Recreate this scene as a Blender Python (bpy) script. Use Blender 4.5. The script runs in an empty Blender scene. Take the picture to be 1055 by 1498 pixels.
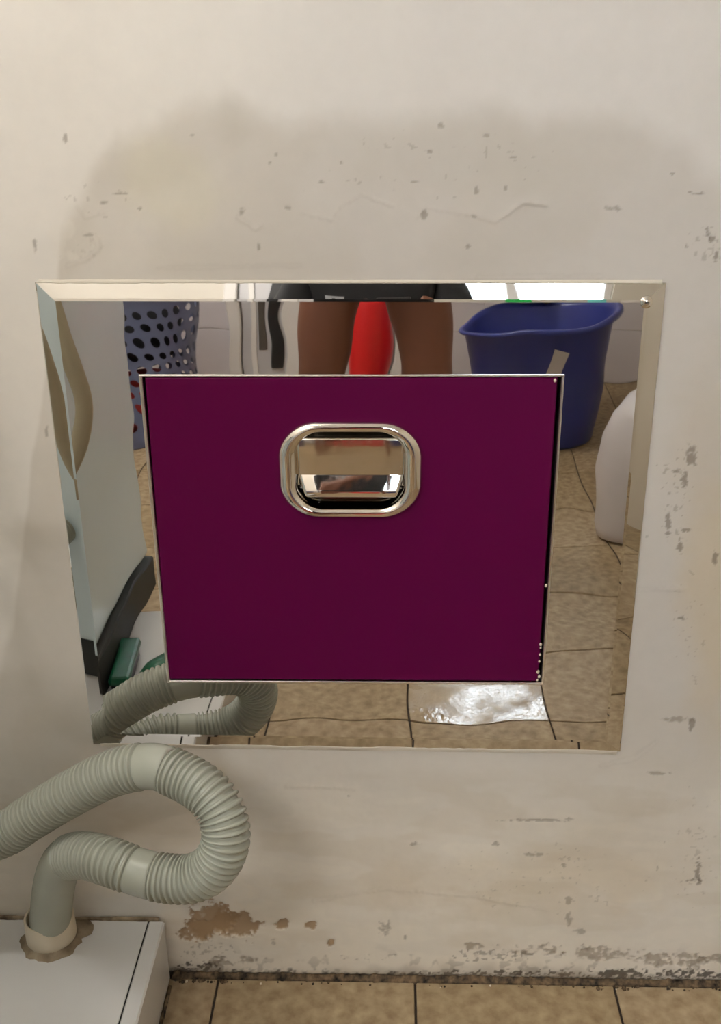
import bpy, bmesh, math, random
import numpy as np
from mathutils import Vector, Matrix

random.seed(7)
S = bpy.context.scene
C = S.collection

# ------------------------------------------------------------------ camera
FPX = 1551.15
CAM = np.array([0.0, -1.2192, 1.2777])
YAW, PITCH, ROLL = 0.0334, 0.3940, -0.0093


def cam_axes():
    cy, sy, cp, sp = math.cos(YAW), math.sin(YAW), math.cos(PITCH), math.sin(PITCH)
    f = np.array([-sy * cp, cy * cp, -sp])
    r = np.array([cy, sy, 0.0])
    u = np.cross(r, f)
    cr, sr = math.cos(ROLL), math.sin(ROLL)
    return cr * r + sr * u, -sr * r + cr * u, f


AR, AU, AF = cam_axes()
cam = bpy.data.cameras.new('camera')
co = bpy.data.objects.new('camera', cam)
C.objects.link(co)
M = Matrix.Identity(4)
for i in range(3):
    M[i][0], M[i][1], M[i][2], M[i][3] = AR[i], AU[i], -AF[i], CAM[i]
co.matrix_world = M
cam.sensor_fit = 'VERTICAL'
cam.sensor_height = 36.0
cam.lens = 36.0 * FPX / 1498.0
cam.clip_start = 0.005
S.camera = co

# ------------------------------------------------------------------ world, light, exposure
W = bpy.data.worlds.new('world')
S.world = W
W.use_nodes = True
bgn = W.node_tree.nodes['Background']
bgn.inputs[0].default_value = (0.80, 0.90, 1.0, 1)
bgn.inputs[1].default_value = 21.0
S.view_settings.view_transform = 'Standard'
S.view_settings.look = 'None'
S.view_settings.gamma = 1.0
S.view_settings.use_curve_mapping = False
S.view_settings.exposure = 0.0
TUBE_POWER = 68.0          # emission of the ceiling batten

TUBE2_POWER = 228.0        # the second batten, deeper in the room
# room extents
XL, XR, YB, ZC = -1.60, 1.35, -3.35, 2.65


# ------------------------------------------------------------------ helpers
def ray(px, py):
    return AF + AR * (px - 527.5) / FPX + AU * (749.0 - py) / FPX


def aty(px, py, y=0.0):
    d = ray(px, py)
    return CAM + d * ((y - CAM[1]) / d[1])


def atz(px, py, z=0.0):
    d = ray(px, py)
    return CAM + d * ((z - CAM[2]) / d[2])


def lin(c):
    return tuple(((v / 255.0) / 12.92 if v / 255.0 <= 0.04045 else ((v / 255.0 + 0.055) / 1.055) ** 2.4) for v in c)


def mat(name, col, rough=0.5, metal=0.0, noise=0.0, nscale=8.0, bump=0.0, bscale=40.0, col2=None,
        detail=4.0, emit=None, spec=0.5, coat=0.0, trans=0.0, bdist=0.001):
    m = bpy.data.materials.new(name)
    m.use_nodes = True
    nt = m.node_tree
    b = nt.nodes['Principled BSDF']
    b.inputs['Base Color'].default_value = (*col, 1)
    b.inputs['Roughness'].default_value = rough
    b.inputs['Metallic'].default_value = metal
    b.inputs['Specular IOR Level'].default_value = spec
    b.inputs['Coat Weight'].default_value = coat
    b.inputs['Coat Roughness'].default_value = 0.08
    b.inputs['Transmission Weight'].default_value = trans
    tc = nt.nodes.new('ShaderNodeTexCoord')
    if noise > 0 or col2:
        n = nt.nodes.new('ShaderNodeTexNoise')
        n.inputs['Scale'].default_value = nscale
        n.inputs['Detail'].default_value = detail
        nt.links.new(tc.outputs['Object'], n.inputs['Vector'])
        r = nt.nodes.new('ShaderNodeValToRGB')
        r.color_ramp.elements[0].position = 0.3
        r.color_ramp.elements[1].position = 0.7
        c2 = col2 or tuple(min(1, v * (1 + noise)) for v in col)
        c1 = col if col2 else tuple(v * (1 - noise) for v in col)
        r.color_ramp.elements[0].color = (*c1, 1)
        r.color_ramp.elements[1].color = (*c2, 1)
        nt.links.new(n.outputs['Fac'], r.inputs['Fac'])
        nt.links.new(r.outputs['Color'], b.inputs['Base Color'])
    if bump > 0:
        n2 = nt.nodes.new('ShaderNodeTexNoise')
        n2.inputs['Scale'].default_value = bscale
        n2.inputs['Detail'].default_value = 3.0
        nt.links.new(tc.outputs['Object'], n2.inputs['Vector'])
        bp = nt.nodes.new('ShaderNodeBump')
        bp.inputs['Strength'].default_value = bump
        bp.inputs['Distance'].default_value = bdist
        nt.links.new(n2.outputs['Fac'], bp.inputs['Height'])
        nt.links.new(bp.outputs['Normal'], b.inputs['Normal'])
    if emit:
        b.inputs['Emission Color'].default_value = (*emit[0], 1)
        b.inputs['Emission Strength'].default_value = emit[1]
    return m


def tag(o, label=None, cat=None, group=None, kind=None):
    if label: o['label'] = label
    if cat: o['category'] = cat
    if group: o['group'] = group
    if kind: o['kind'] = kind
    return o


def link(name, me, m, parent=None):
    o = bpy.data.objects.new(name, me)
    C.objects.link(o)
    if m is not None and not me.materials:
        me.materials.append(m)
    if parent is not None:
        o.parent = parent
    return o


def obj(name, bm, m, parent=None, smooth=False, loc=None):
    bmesh.ops.recalc_face_normals(bm, faces=bm.faces[:])
    me = bpy.data.meshes.new(name)
    bm.to_mesh(me)
    bm.free()
    if smooth:
        me.polygons.foreach_set('use_smooth', [True] * len(me.polygons))
    o = link(name, me, m, parent)
    if loc is not None:
        o.location = loc
    return o


def empty(name, loc, rz=0.0):
    o = bpy.data.objects.new(name, None)
    o.empty_display_size = 0.05
    C.objects.link(o)
    o.location = loc
    o.rotation_euler.z = rz
    return o


def box(bm, x0, x1, y0, y1, z0, z1, bev=0.0, seg=1):
    g = bmesh.ops.create_cube(bm, size=1.0)
    vs = g['verts']
    for v in vs:
        v.co = Vector((x0 + (v.co.x + .5) * (x1 - x0), y0 + (v.co.y + .5) * (y1 - y0), z0 + (v.co.z + .5) * (z1 - z0)))
    if bev > 0:
        es = set()
        for v in vs: es.update(v.link_edges)
        bmesh.ops.bevel(bm, geom=list(es), offset=bev, segments=seg, profile=0.5, affect='EDGES')
    return bm


def bx(*a, **k):
    return box(bmesh.new(), *a, **k)


def rings(bm, loops, cap0=False, cap1=False, closed=True):
    """skin a list of equal-length vertex loops"""
    vl = [[bm.verts.new(p) for p in lp] for lp in loops]
    n = len(vl[0])
    for a, b in zip(vl, vl[1:]):
        for i in range(n if closed else n - 1):
            bm.faces.new((a[i], a[(i + 1) % n], b[(i + 1) % n], b[i]))
    if cap0: bm.faces.new(list(reversed(vl[0])))
    if cap1: bm.faces.new(vl[-1])
    return bm


def lathe(prof, n=32, cap0=True, cap1=True, sx=1.0, sy=1.0):
    bm = bmesh.new()
    loops = [[(r * sx * math.cos(2 * math.pi * i / n), r * sy * math.sin(2 * math.pi * i / n), z) for i in range(n)] for r, z in prof]
    return rings(bm, loops, cap0, cap1)


def catmull(pts, step):
    P = [np.array(p, float) for p in pts]
    P = [2 * P[0] - P[1]] + P + [2 * P[-1] - P[-2]]
    out = []
    for i in range(1, len(P) - 2):
        p0, p1, p2, p3 = P[i - 1:i + 3]
        for t in np.linspace(0, 1, 40, endpoint=False):
            out.append(0.5 * ((2 * p1) + (-p0 + p2) * t + (2 * p0 - 5 * p1 + 4 * p2 - p3) * t * t + (-p0 + 3 * p1 - 3 * p2 + p3) * t ** 3))
    out.append(P[-2])
    out = np.array(out)
    for _ in range(6):
        out[1:-1] = (out[:-2] + 2 * out[1:-1] + out[2:]) / 4
    s = np.concatenate([[0], np.cumsum(np.linalg.norm(np.diff(out, axis=0), axis=1))])
    ss = np.arange(0, s[-1], step)
    return np.stack([np.interp(ss, s, out[:, k]) for k in range(3)], 1), ss


def frames(path):
    T = np.gradient(path, axis=0)
    T /= np.linalg.norm(T, axis=1)[:, None]
    n = np.cross(T[0], [0.3, 1, 0.2]); n /= np.linalg.norm(n)
    N = [n]
    for i in range(1, len(path)):
        n = N[-1] - T[i] * (N[-1] @ T[i])
        N.append(n / np.linalg.norm(n))
    N = np.array(N)
    return T, N, np.cross(T, N)


def tube_mesh(path, rad, n=16, cap=True, fr=None):
    bm = bmesh.new()
    T, N, B = fr if fr else frames(path)
    a = np.arange(n) * 2 * math.pi / n
    loops = [[tuple(path[i] + rad[i] * (math.cos(t) * N[i] + math.sin(t) * B[i])) for t in a] for i in range(len(path))]
    return rings(bm, loops, cap, cap)


def tube(pts, r, step=0.01, n=12):
    p, s = catmull(pts, step)
    return tube_mesh(p, np.full(len(p), r), n)


def fbm(x, y, scale, seed, octv=4):
    rs = np.random.RandomState(seed)
    out = np.zeros_like(x); amp = 0.5
    for o in range(octv):
        g = rs.rand(64, 64)
        X = (x * scale * 2 ** o) % 64; Y = (y * scale * 2 ** o) % 64
        i = X.astype(int); j = Y.astype(int)
        fx = X - i; fy = Y - j
        fx = fx * fx * (3 - 2 * fx); fy = fy * fy * (3 - 2 * fy)
        i2 = (i + 1) % 64; j2 = (j + 1) % 64
        i %= 64; j %= 64
        out += amp * ((g[i, j] * (1 - fx) + g[i2, j] * fx) * (1 - fy) + (g[i, j2] * (1 - fx) + g[i2, j2] * fx) * fy)
        amp *= 0.5
    return out / (1 - 0.5 ** octv)


def sstep(a, b, x):
    t = np.clip((x - a) / (b - a), 0, 1)
    return t * t * (3 - 2 * t)


# ------------------------------------------------------------------ materials
def wall_material():
    m = bpy.data.materials.new('old_wall_paint')
    m.use_nodes = True
    nt = m.node_tree
    b = nt.nodes['Principled BSDF']
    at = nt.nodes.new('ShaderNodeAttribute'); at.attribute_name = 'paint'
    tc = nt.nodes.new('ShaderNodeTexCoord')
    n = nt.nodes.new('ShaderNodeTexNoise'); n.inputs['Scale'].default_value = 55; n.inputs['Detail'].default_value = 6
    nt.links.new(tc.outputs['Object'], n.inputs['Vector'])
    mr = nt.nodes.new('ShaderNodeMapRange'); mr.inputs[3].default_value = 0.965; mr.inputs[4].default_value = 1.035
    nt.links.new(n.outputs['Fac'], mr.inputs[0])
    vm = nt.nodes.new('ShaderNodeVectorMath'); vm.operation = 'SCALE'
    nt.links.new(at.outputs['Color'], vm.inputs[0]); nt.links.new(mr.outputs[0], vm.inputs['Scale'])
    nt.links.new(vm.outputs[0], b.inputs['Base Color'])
    b.inputs['Roughness'].default_value = 0.55
    b.inputs['Specular IOR Level'].default_value = 0.35
    bp = nt.nodes.new('ShaderNodeBump'); bp.inputs['Strength'].default_value = 0.25; bp.inputs['Distance'].default_value = 0.0006
    nt.links.new(n.outputs['Fac'], bp.inputs['Height']); nt.links.new(bp.outputs['Normal'], b.inputs['Normal'])
    return m


M_wall = wall_material()
M_plain = mat('painted_plaster', lin((214, 207, 195)), 0.6, noise=0.03, nscale=3, bump=0.2, bscale=30)
M_rightwall = mat('tan_painted_plaster', lin((204, 193, 174)), 0.6, noise=0.05, nscale=3, bump=0.2, bscale=30)
M_putty = mat('wall_putty', lin((203, 194, 178)), 0.6, noise=0.04, nscale=20)
M_ceil = mat('ceiling_paint', lin((226, 222, 214)), 0.7, noise=0.02, nscale=4)
M_grout = mat('dark_grout', lin((58, 48, 38)), 0.9, noise=0.3, nscale=40)
M_tile = [mat('ceramic_floor_tile_%s' % k, lin(c), 0.55, col2=lin(c2), nscale=42, detail=10, bump=0.35, bscale=60, bdist=0.0008, spec=0.2)
          for k, c, c2 in (('a', (136, 114, 86), (178, 158, 126)), ('b', (132, 110, 82), (172, 152, 120)), ('c', (140, 118, 90), (180, 160, 130)))]
M_wet = mat('wet_floor_tile', lin((150, 128, 98)), 0.12, col2=lin((176, 156, 124)), nscale=14, detail=8, bump=1.0, bscale=45, bdist=0.002, spec=0.5)
_n = M_wet.node_tree
_x = _n.nodes.new('ShaderNodeTexNoise'); _x.inputs['Scale'].default_value = 11; _x.inputs['Detail'].default_value = 5
_c = _n.nodes.new('ShaderNodeTexCoord'); _n.links.new(_c.outputs['Object'], _x.inputs['Vector'])
_r = _n.nodes.new('ShaderNodeMapRange'); _r.inputs[1].default_value = .40; _r.inputs[2].default_value = .62; _r.inputs[3].default_value = .07; _r.inputs[4].default_value = .5
_n.links.new(_x.outputs['Fac'], _r.inputs[0]); _n.links.new(_r.outputs[0], _n.nodes['Principled BSDF'].inputs['Roughness'])
M_wtile = mat('white_wall_tile', lin((222, 216, 220)), 0.18, noise=0.03, nscale=5)
M_dirt = mat('mould_and_dirt', lin((20, 15, 11)), 0.95, col2=lin((126, 104, 78)), nscale=95, detail=8, bump=0.8, bscale=200)


def steel(name, col, rough, strength, scale, dist):
    m = mat(name, col, rough, 1.0)
    nt = m.node_tree
    b = nt.nodes['Principled BSDF']
    tc = nt.nodes.new('ShaderNodeTexCoord')
    n = nt.nodes.new('ShaderNodeTexNoise'); n.inputs['Scale'].default_value = scale; n.inputs['Detail'].default_value = 1.0
    nt.links.new(tc.outputs['Object'], n.inputs['Vector'])
    bp = nt.nodes.new('ShaderNodeBump'); bp.inputs['Strength'].default_value = strength; bp.inputs['Distance'].default_value = dist
    nt.links.new(n.outputs['Fac'], bp.inputs['Height']); nt.links.new(bp.outputs['Normal'], b.inputs['Normal'])
    return m


M_mirror = steel('mirror_polished_steel', (0.77, 0.76, 0.74), 0.015, 1.0, 9.0, 0.0006)
M_rim = mat('satin_steel_edge', (0.78, 0.74, 0.68), 0.28, 1.0)
M_chrome = steel('chrome_handle', (0.83, 0.79, 0.74), 0.06, 1.0, 60.0, 0.00012)
M_flap = steel('worn_chrome_flap', (0.74, 0.68, 0.60), 0.13, 1.0, 45.0, 0.0003)
M_black = mat('black_void', (0.004, 0.004, 0.004), 0.8)
M_purple = mat('purple_powder_coat', lin((86, 4, 56)), 0.42, noise=0.025, nscale=6, bump=0.12, bscale=220, bdist=0.0002, spec=0.1)
M_hose = mat('grey_green_pvc', lin((166, 168, 154)), 0.27, noise=0.05, nscale=12, spec=0.45)
M_hose2 = mat('beige_rubber', lin((176, 166, 140)), 0.45, noise=0.05, nscale=12)
M_socket = mat('cream_pvc_pipe', lin((214, 202, 180)), 0.35, noise=0.04, nscale=20)
M_panel = mat('white_board', lin((216, 215, 213)), 0.25, noise=0.035, nscale=6, bump=0.05, bscale=12)
M_sealant = mat('brown_sealant', lin((160, 146, 122)), 0.7, col2=lin((112, 94, 72)), nscale=50, bump=0.5, bscale=90)
M_dirt2 = mat('stained_filler', lin((70, 54, 38)), 0.9, col2=lin((176, 158, 130)), nscale=45, detail=8, bump=0.6, bscale=120)
M_white = mat('white_enamel', lin((226, 243, 250)), 0.22, noise=0.015, nscale=3, bump=0.12, bscale=3, bdist=0.004)
M_dark = mat('dark_plastic', lin((34, 34, 36)), 0.4, noise=0.1)
M_base = mat('dark_base_board', lin((58, 54, 50)), 0.6, col2=lin((36, 40, 38)), nscale=5)
M_blue = mat('blue_plastic', lin((58, 68, 146)), 0.28, noise=0.08, nscale=4)
M_basket = mat('blue_grey_plastic', lin((112, 122, 158)), 0.35, noise=0.06, nscale=6)
M_redcloth = mat('red_cloth', lin((196, 54, 46)), 0.8, noise=0.15, nscale=20, bump=0.5, bscale=30, bdist=0.004)
M_red = mat('red_gloss', lin((222, 34, 36)), 0.3, noise=0.03)
M_jug = mat('milky_white_plastic', lin((206, 200, 200)), 0.35, noise=0.05, nscale=6)
M_green = mat('green_plastic', lin((14, 134, 56)), 0.35, noise=0.06)
M_dgreen = mat('bottle_green_plastic', lin((10, 92, 62)), 0.3, noise=0.3, nscale=14)
M_lime = mat('lime_cloth', lin((140, 160, 60)), 0.8, noise=0.1, nscale=20)
M_brown = mat('brown_cloth', lin((78, 52, 44)), 0.85, noise=0.2, nscale=20, bump=0.5, bscale=25, bdist=0.005)
M_skin = mat('brown_skin', lin((128, 82, 62)), 0.5, noise=0.06, nscale=9)
M_shirt = mat('black_jersey', lin((26, 26, 30)), 0.85, noise=0.1, nscale=12, bump=0.4, bscale=14, bdist=0.006)
M_shorts = mat('charcoal_shorts_cloth', lin((34, 30, 30)), 0.85, noise=0.1, nscale=12)
M_hair = mat('black_hair', lin((18, 15, 14)), 0.6)
M_emblem = mat('pale_print', lin((170, 172, 178)), 0.7)
M_doorleaf = mat('pale_grey_door_paint', lin((206, 204, 206)), 0.4, noise=0.02)
M_trimw = mat('white_trim_paint', lin((236, 232, 228)), 0.35, noise=0.02)
M_greyglass = mat('smoked_glass', lin((92, 86, 80)), 0.15, noise=0.05)
M_lampbody = mat('lamp_housing', lin((230, 230, 228)), 0.4, noise=0.01)
M_tube = mat('lit_tube', (1, 1, 1), 0.5, emit=((1.0, 0.98, 0.95), TUBE_POWER), noise=0.001)
M_tube2 = mat('lit_tube_bright', (1, 1, 1), 0.5, emit=((1.0, 0.98, 0.96), TUBE2_POWER), noise=0.001)
M_tan = mat('exposed_tan_plaster', lin((150, 120, 88)), 0.9, col2=lin((178, 146, 110)), nscale=40, bump=0.5, bscale=120)
M_glass = bpy.data.materials.new('window_glass')
M_glass.use_nodes = True
_nt = M_glass.node_tree
_b = _nt.nodes['Principled BSDF']; _o = _nt.nodes['Material Output']
_b.inputs['Roughness'].default_value = 0.03
_b.inputs['Base Color'].default_value = (0.8, 0.85, 0.85, 1)
_t = _nt.nodes.new('ShaderNodeBsdfTransparent'); _mx = _nt.nodes.new('ShaderNodeMixShader'); _fr = _nt.nodes.new('ShaderNodeFresnel')
_nt.links.new(_fr.outputs[0], _mx.inputs[0]); _nt.links.new(_t.outputs[0], _mx.inputs[1]); _nt.links.new(_b.outputs[0], _mx.inputs[2])
_nt.links.new(_mx.outputs[0], _o.inputs[0])

# ------------------------------------------------------------------ hatch geometry constants (metres, wall plane y = 0)
def wall_xz(px, py, y=0.0):
    p = aty(px, py, y)
    return p[0], p[2]


OUT = [wall_xz(52, 412), wall_xz(974, 413), wall_xz(907, 1098), wall_xz(137, 1087)]      # TL TR BR BL
YP = -0.0061                                                                               # face of the plate
INN = [wall_xz(203, 548, YP), wall_xz(826, 548, YP), wall_xz(795, 1001, YP), wall_xz(245, 998, YP)]

# ------------------------------------------------------------------ wall_back: one fine grid, real relief, stains plus painted light and shade in its colour
def build_wall_back():
    fx0, fx1, fz1, st = -0.64, 0.58, 1.68, 0.0018
    xs = np.concatenate([np.linspace(XL, fx0, 12)[:-1], np.arange(fx0, fx1, st), np.linspace(fx1, XR, 12)])
    zs = np.concatenate([[-0.02], np.arange(0, fz1, st), np.linspace(fz1, ZC, 12)])
    X, Z = np.meshgrid(xs, zs, indexing='ij')
    # photograph-frame coordinates of each wall point, only to know where on the wall a mark sits
    dx, dz = X - CAM[0], Z - CAM[2]
    dy = -CAM[1]
    w = dx * AF[0] + dy * AF[1] + dz * AF[2]
    U = 527.5 + FPX * (dx * AR[0] + dy * AR[1] + dz * AR[2]) / w
    V = 749.0 - FPX * (dx * AU[0] + dy * AU[1] + dz * AU[2]) / w
    n1 = fbm(X + 5, Z + 5, 5, 1); n2 = fbm(X + 5, Z + 5, 18, 2); n3 = fbm(X + 5, Z + 5, 60, 3, 3); n4 = fbm(X * 0.35 + 5, Z + 5, 24, 4)
    n5 = (fbm(X + 5, Z + 5, 110, 6, 2) + n3) / 2; n7 = fbm(X + 5, Z + 5, 210, 8, 2); n6 = (n2 * .8 + n3 * 1.2 + n7) / 3
    H = np.zeros_like(X)                                    # outward relief in metres
    col = np.empty(X.shape + (3,)); col[:] = lin((222, 216, 207))

    def mix(mask, c, raw=False):
        c = np.array(c if raw else lin(c))
        col[:] = col * (1 - mask[..., None]) + c * mask[..., None]

    def mul(mask, k):
        col[:] = col * (1 + (np.array(k) - 1) * mask[..., None])

    def blob(cx, cy, rx, ry, nz=0.35, soft=0.25, src=None):
        d = np.sqrt(((U - cx) / rx) ** 2 + ((V - cy) / ry) ** 2)
        d = d + ((n2 if src is None else src) - 0.5) * 2 * nz
        return 1 - sstep(1 - soft, 1 + soft, d)

    def flake(cx, cy, rx, ry, thr, src, soft=.05, stretch=1.0):
        d = np.sqrt(((U - cx) / rx) ** 2 + ((V - cy) / ry) ** 2)
        return sstep(-soft, soft, src - thr - .35 * np.clip(d - .35, 0, 3) ** 1.5) * (d < 1.6)

    def pseg(pts):
        D = np.full(X.shape, 1e9)
        for (ax, ay), (bx_, by) in zip(pts, pts[1:]):
            vx, vy = bx_ - ax, by - ay
            t = np.clip(((U - ax) * vx + (V - ay) * vy) / (vx * vx + vy * vy), 0, 1)
            D = np.minimum(D, np.hypot(U - ax - t * vx, V - ay - t * vy))
        return D

    # older, greyer coat around the hatch (lighter repainted area above; far left also carries painted light)
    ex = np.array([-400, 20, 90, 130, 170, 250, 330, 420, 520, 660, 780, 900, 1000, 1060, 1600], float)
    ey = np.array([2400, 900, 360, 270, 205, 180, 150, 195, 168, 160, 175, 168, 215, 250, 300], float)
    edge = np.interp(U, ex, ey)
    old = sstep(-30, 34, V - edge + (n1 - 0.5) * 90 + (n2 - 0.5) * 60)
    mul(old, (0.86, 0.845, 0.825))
    mul(sstep(150, 640, U + (n1 - .5) * 260) * sstep(1240, 1000, V), (0.85, 0.845, 0.86))  # shade painted into the colour across the centre and right
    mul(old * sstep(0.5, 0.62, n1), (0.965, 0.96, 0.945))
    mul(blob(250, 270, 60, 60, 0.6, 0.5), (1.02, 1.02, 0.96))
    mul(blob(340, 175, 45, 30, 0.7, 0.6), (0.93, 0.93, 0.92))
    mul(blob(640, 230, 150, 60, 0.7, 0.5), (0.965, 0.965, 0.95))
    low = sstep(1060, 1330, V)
    mul(low * (1 - .55 * sstep(650, 1000, U)), (1.16, 1.14, 1.10))  # light painted into the colour of the lower wall
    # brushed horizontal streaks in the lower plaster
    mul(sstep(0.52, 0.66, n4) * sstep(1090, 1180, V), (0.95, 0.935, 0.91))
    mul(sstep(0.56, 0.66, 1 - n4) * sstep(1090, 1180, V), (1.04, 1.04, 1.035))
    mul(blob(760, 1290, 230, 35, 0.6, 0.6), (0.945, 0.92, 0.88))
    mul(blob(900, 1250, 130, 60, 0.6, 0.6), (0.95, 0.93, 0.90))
    # yellow damp run on the right
    mul(blob(1050, 880, 46, 150, 0.45, 0.6), (1.0, 0.93, 0.80))
    mul(blob(1040, 640, 60, 110, 0.5, 0.6), (0.96, 0.93, 0.88))
    for cx, cy, rx, ry in ((1010, 668, 8, 14), (1002, 700, 5, 12), (978, 765, 4, 22), (1000, 776, 9, 3), (992, 690, 7, 3), (995, 800, 4, 12),
                           (1045, 350, 6, 6), (1035, 340, 4, 8), (1048, 372, 4, 10), (1020, 283, 9, 2), (1046, 810, 4, 14),
                           (1012, 1060, 4, 8), (1000, 905, 5, 3), (1022, 1275, 4, 16), (1015, 1288, 12, 3)):
        mix(0.6 * blob(cx, cy, rx * .8, ry * .8, 1.5, 0.35, n7), (100, 86, 70))
    # sparse scuffs and pits above the hatch and below it
    marks = [(983, 254, 3, 2.5), (96, 201, 3, 8), (52, 358, 3, 9), (68, 633, 3, 9), (607, 267, 8, 2.2), (620, 313, 6, 7), (646, 183, 5, 4), (712, 198, 5, 3),
             (752, 230, 6, 2), (628, 222, 8, 2), (404, 226, 3, 4), (395, 238, 3, 4), (499, 238, 3, 3), (557, 260, 3, 2), (470, 266, 5, 2), (527, 267, 2, 2),
             (420, 304, 4, 3), (353, 310, 5, 5), (378, 363, 3, 7), (175, 283, 10, 2), (153, 296, 6, 3), (130, 344, 9, 3), (205, 305, 4, 2), (697, 278, 3, 6),
             (684, 361, 3, 3), (695, 316, 4, 3), (740, 276, 3, 5), (898, 305, 10, 4), (282, 197, 3, 3), (1005, 360, 2, 4), (563, 1358, 8, 9), (605, 1235, 8, 3),
             (725, 1235, 5, 4), (780, 1250, 16, 4), (790, 1199, 45, 2), (830, 1197, 8, 3), (824, 1265, 4, 4), (833, 1317, 6, 5), (832, 1345, 5, 9), (848, 1362, 8, 5),
             (947, 785, 3, 3), (965, 1131, 20, 2.5), (510, 1165, 2, 2), (593, 1372, 2, 3), (400, 1378, 4, 4), (365, 1406, 6, 3), (990, 1052, 20, 4)]
    for cx, cy, rx, ry in marks:
        b = blob(cx, cy, rx * .85, ry * .85, 1.0, 0.35, n7)
        mix(0.5 * b, (116, 104, 88)); H[:] -= 0.0005 * b
    # lifted paint edges (real relief)
    for pts, hgt in (([(610, 320), (625, 305), (690, 315), (725, 326), (765, 296), (800, 300)], 0.0018), ([(350, 318), (375, 335), (384, 328)], 0.0014),
                     ([(440, 312), (487, 322), (500, 302), (530, 285), (575, 302)], 0.0010), ([(920, 862), (1000, 862)], 0.0012),
                     ([(100, 388), (130, 378), (145, 362), (138, 345)], 0.0012), ([(112, 302), (125, 318), (150, 310)], 0.0010),
                     ([(880, 1120), (930, 1108), (960, 1085)], 0.0012), ([(460, 1318), (560, 1300), (700, 1312), (800, 1330)], 0.0009),
                     ([(420, 1150), (520, 1152)], 0.0008), ([(230, 392), (440, 388)], 0.0008), ([(700, 406), (880, 404)], 0.0010)):
        D = pseg(pts) + (n2 - 0.5) * 7 + (n7 - .5) * 4
        H[:] += .55 * hgt * np.exp(-(D / 2.4) ** 2); mul(.10 * np.exp(-((D - 2) / 2.0) ** 2), (.55, .52, .48))
    H += (n1 - 0.5) * 0.006 * sstep(0.02, 0.2, Z) + (n2 - 0.5) * 0.0011 + (n3 - 0.5) * 0.0004 + (n4 - 0.5) * 0.0016 * sstep(1050, 1200, V)
    # keep the wall flat just around the hatch so that the plate sits on it
    ux, uz = np.clip(X, OUT[3][0], OUT[1][0]), np.clip(Z, OUT[3][1], OUT[0][1])
    near = np.hypot(X - ux, Z - uz)
    H *= 0.15 + 0.85 * sstep(0.0, 0.06, near)
    # white salt bloom and flaked patches near the floor
    mix(0.75 * blob(190, 1322, 105, 24, 0.8, 0.5), (206, 202, 194))
    mix(0.35 * blob(300, 1392, 90, 26, 0.9, 0.5), (212, 206, 196))
    mix(0.8 * blob(305, 1330, 26, 7, 0.8, 0.3, n3), (220, 214, 204))
    for cx, cy, rx, ry in ((308, 1350, 38, 22), (345, 1352, 30, 20), (292, 1362, 26, 14), (413, 1353, 9, 8), (456, 1354, 7, 5), (484, 1379, 5, 5)):
        b = blob(cx, cy, rx, ry, 1.25, 0.10, n6)
        mix(0.9 * b, (158, 130, 98)); H[:] -= 0.0022 * b
    for cx, cy, rx, ry, thr in ((690, 1385, 22, 8, .44), (800, 1390, 75, 14, .45), (870, 1394, 80, 14, .44), (985, 1404, 80, 12, .43), (1060, 1402, 60, 10, .42), (330, 1405, 70, 12, .50), (560, 1400, 120, 10, .53)):
        b = flake(cx, cy, rx, ry, thr, n6 * .75 + n4 * .25)
        mix(0.62 * b, (136, 122, 104)); H[:] -= 0.0012 * b
    b = flake(720, 1398, 60, 8, .5, n7); mix(.5 * b, (96, 82, 66))
    for cx, cy, rx, ry, thr, a_ in ((985, 720, 30, 85, .66, .6), (1030, 340, 34, 60, .63, .5), (150, 300, 60, 45, .66, .4), (300, 1395, 60, 22, .58, .6), (130, 360, 40, 30, .60, .2), (620, 240, 260, 80, .74, .45), (800, 1280, 240, 80, .73, .45), (1010, 1240, 60, 120, .70, .4), (1010, 900, 40, 160, .70, .45)):
        mix(.62 * a_ * flake(cx, cy, rx, ry, thr, n7 * .7 + n3 * .3, .03), (112, 98, 80))
    mix(.35 * flake(110, 360, 60, 45, .52, n2 * .6 + n3 * .4, .03), (222, 215, 203))
    mix(.25 * flake(330, 1310, 70, 30, .5, n3, .04), (220, 214, 204))
    for cx, cy, rx, ry, thr in ((960, 1425, 200, 8, .44), (280, 1416, 45, 10, .46), (700, 1424, 120, 6, .5)):
        mix(.85 * flake(cx, cy, rx, ry, thr, n7 * .6 + n5 * .4, .04), (38, 30, 23))
    grime = sstep(40, 0, V * 0 + Z * 1000 + (n2 - 0.5) * 60 + (n1 - 0.5) * 40)
    mix(0.55 * grime, (120, 104, 84))
    spk = sstep(0.60, 0.70, n3) * sstep(90, 5, Z * 1000 + (n1 - 0.5) * 60)
    mix(0.5 * spk, (92, 78, 62))
    mould = sstep(13, 4, Z * 1000 + (n3 - 0.5) * 16 + (n7 - 0.5) * 14)
    mix(0.85 * mould, (46, 36, 27))
    nx, nz = len(xs), len(zs)
    Y = -np.clip(H, -0.004, 0.004)
    Y += 0.004 * (1 - sstep(0.0, 0.012, Z))
    vt = np.stack([X, Y, Z], -1).reshape(-1, 3)
    idx = np.arange(nx * nz).reshape(nx, nz)
    q = np.stack([idx[:-1, :-1], idx[1:, :-1], idx[1:, 1:], idx[:-1, 1:]], -1).reshape(-1, 4)
    xc = ((X[:-1, :-1] + X[1:, 1:]) / 2).ravel(); zc = ((Z[:-1, :-1] + Z[1:, 1:]) / 2).ravel()
    hole = (xc > INN[3][0] - 0.004) & (xc < INN[1][0] + 0.004) & (zc > INN[3][1] - 0.004) & (zc < INN[0][1] + 0.004)
    q = q[~hole]
    me = bpy.data.meshes.new('wall_back')
    me.vertices.add(len(vt)); me.vertices.foreach_set('co', vt.ravel().astype(np.float32))
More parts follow.
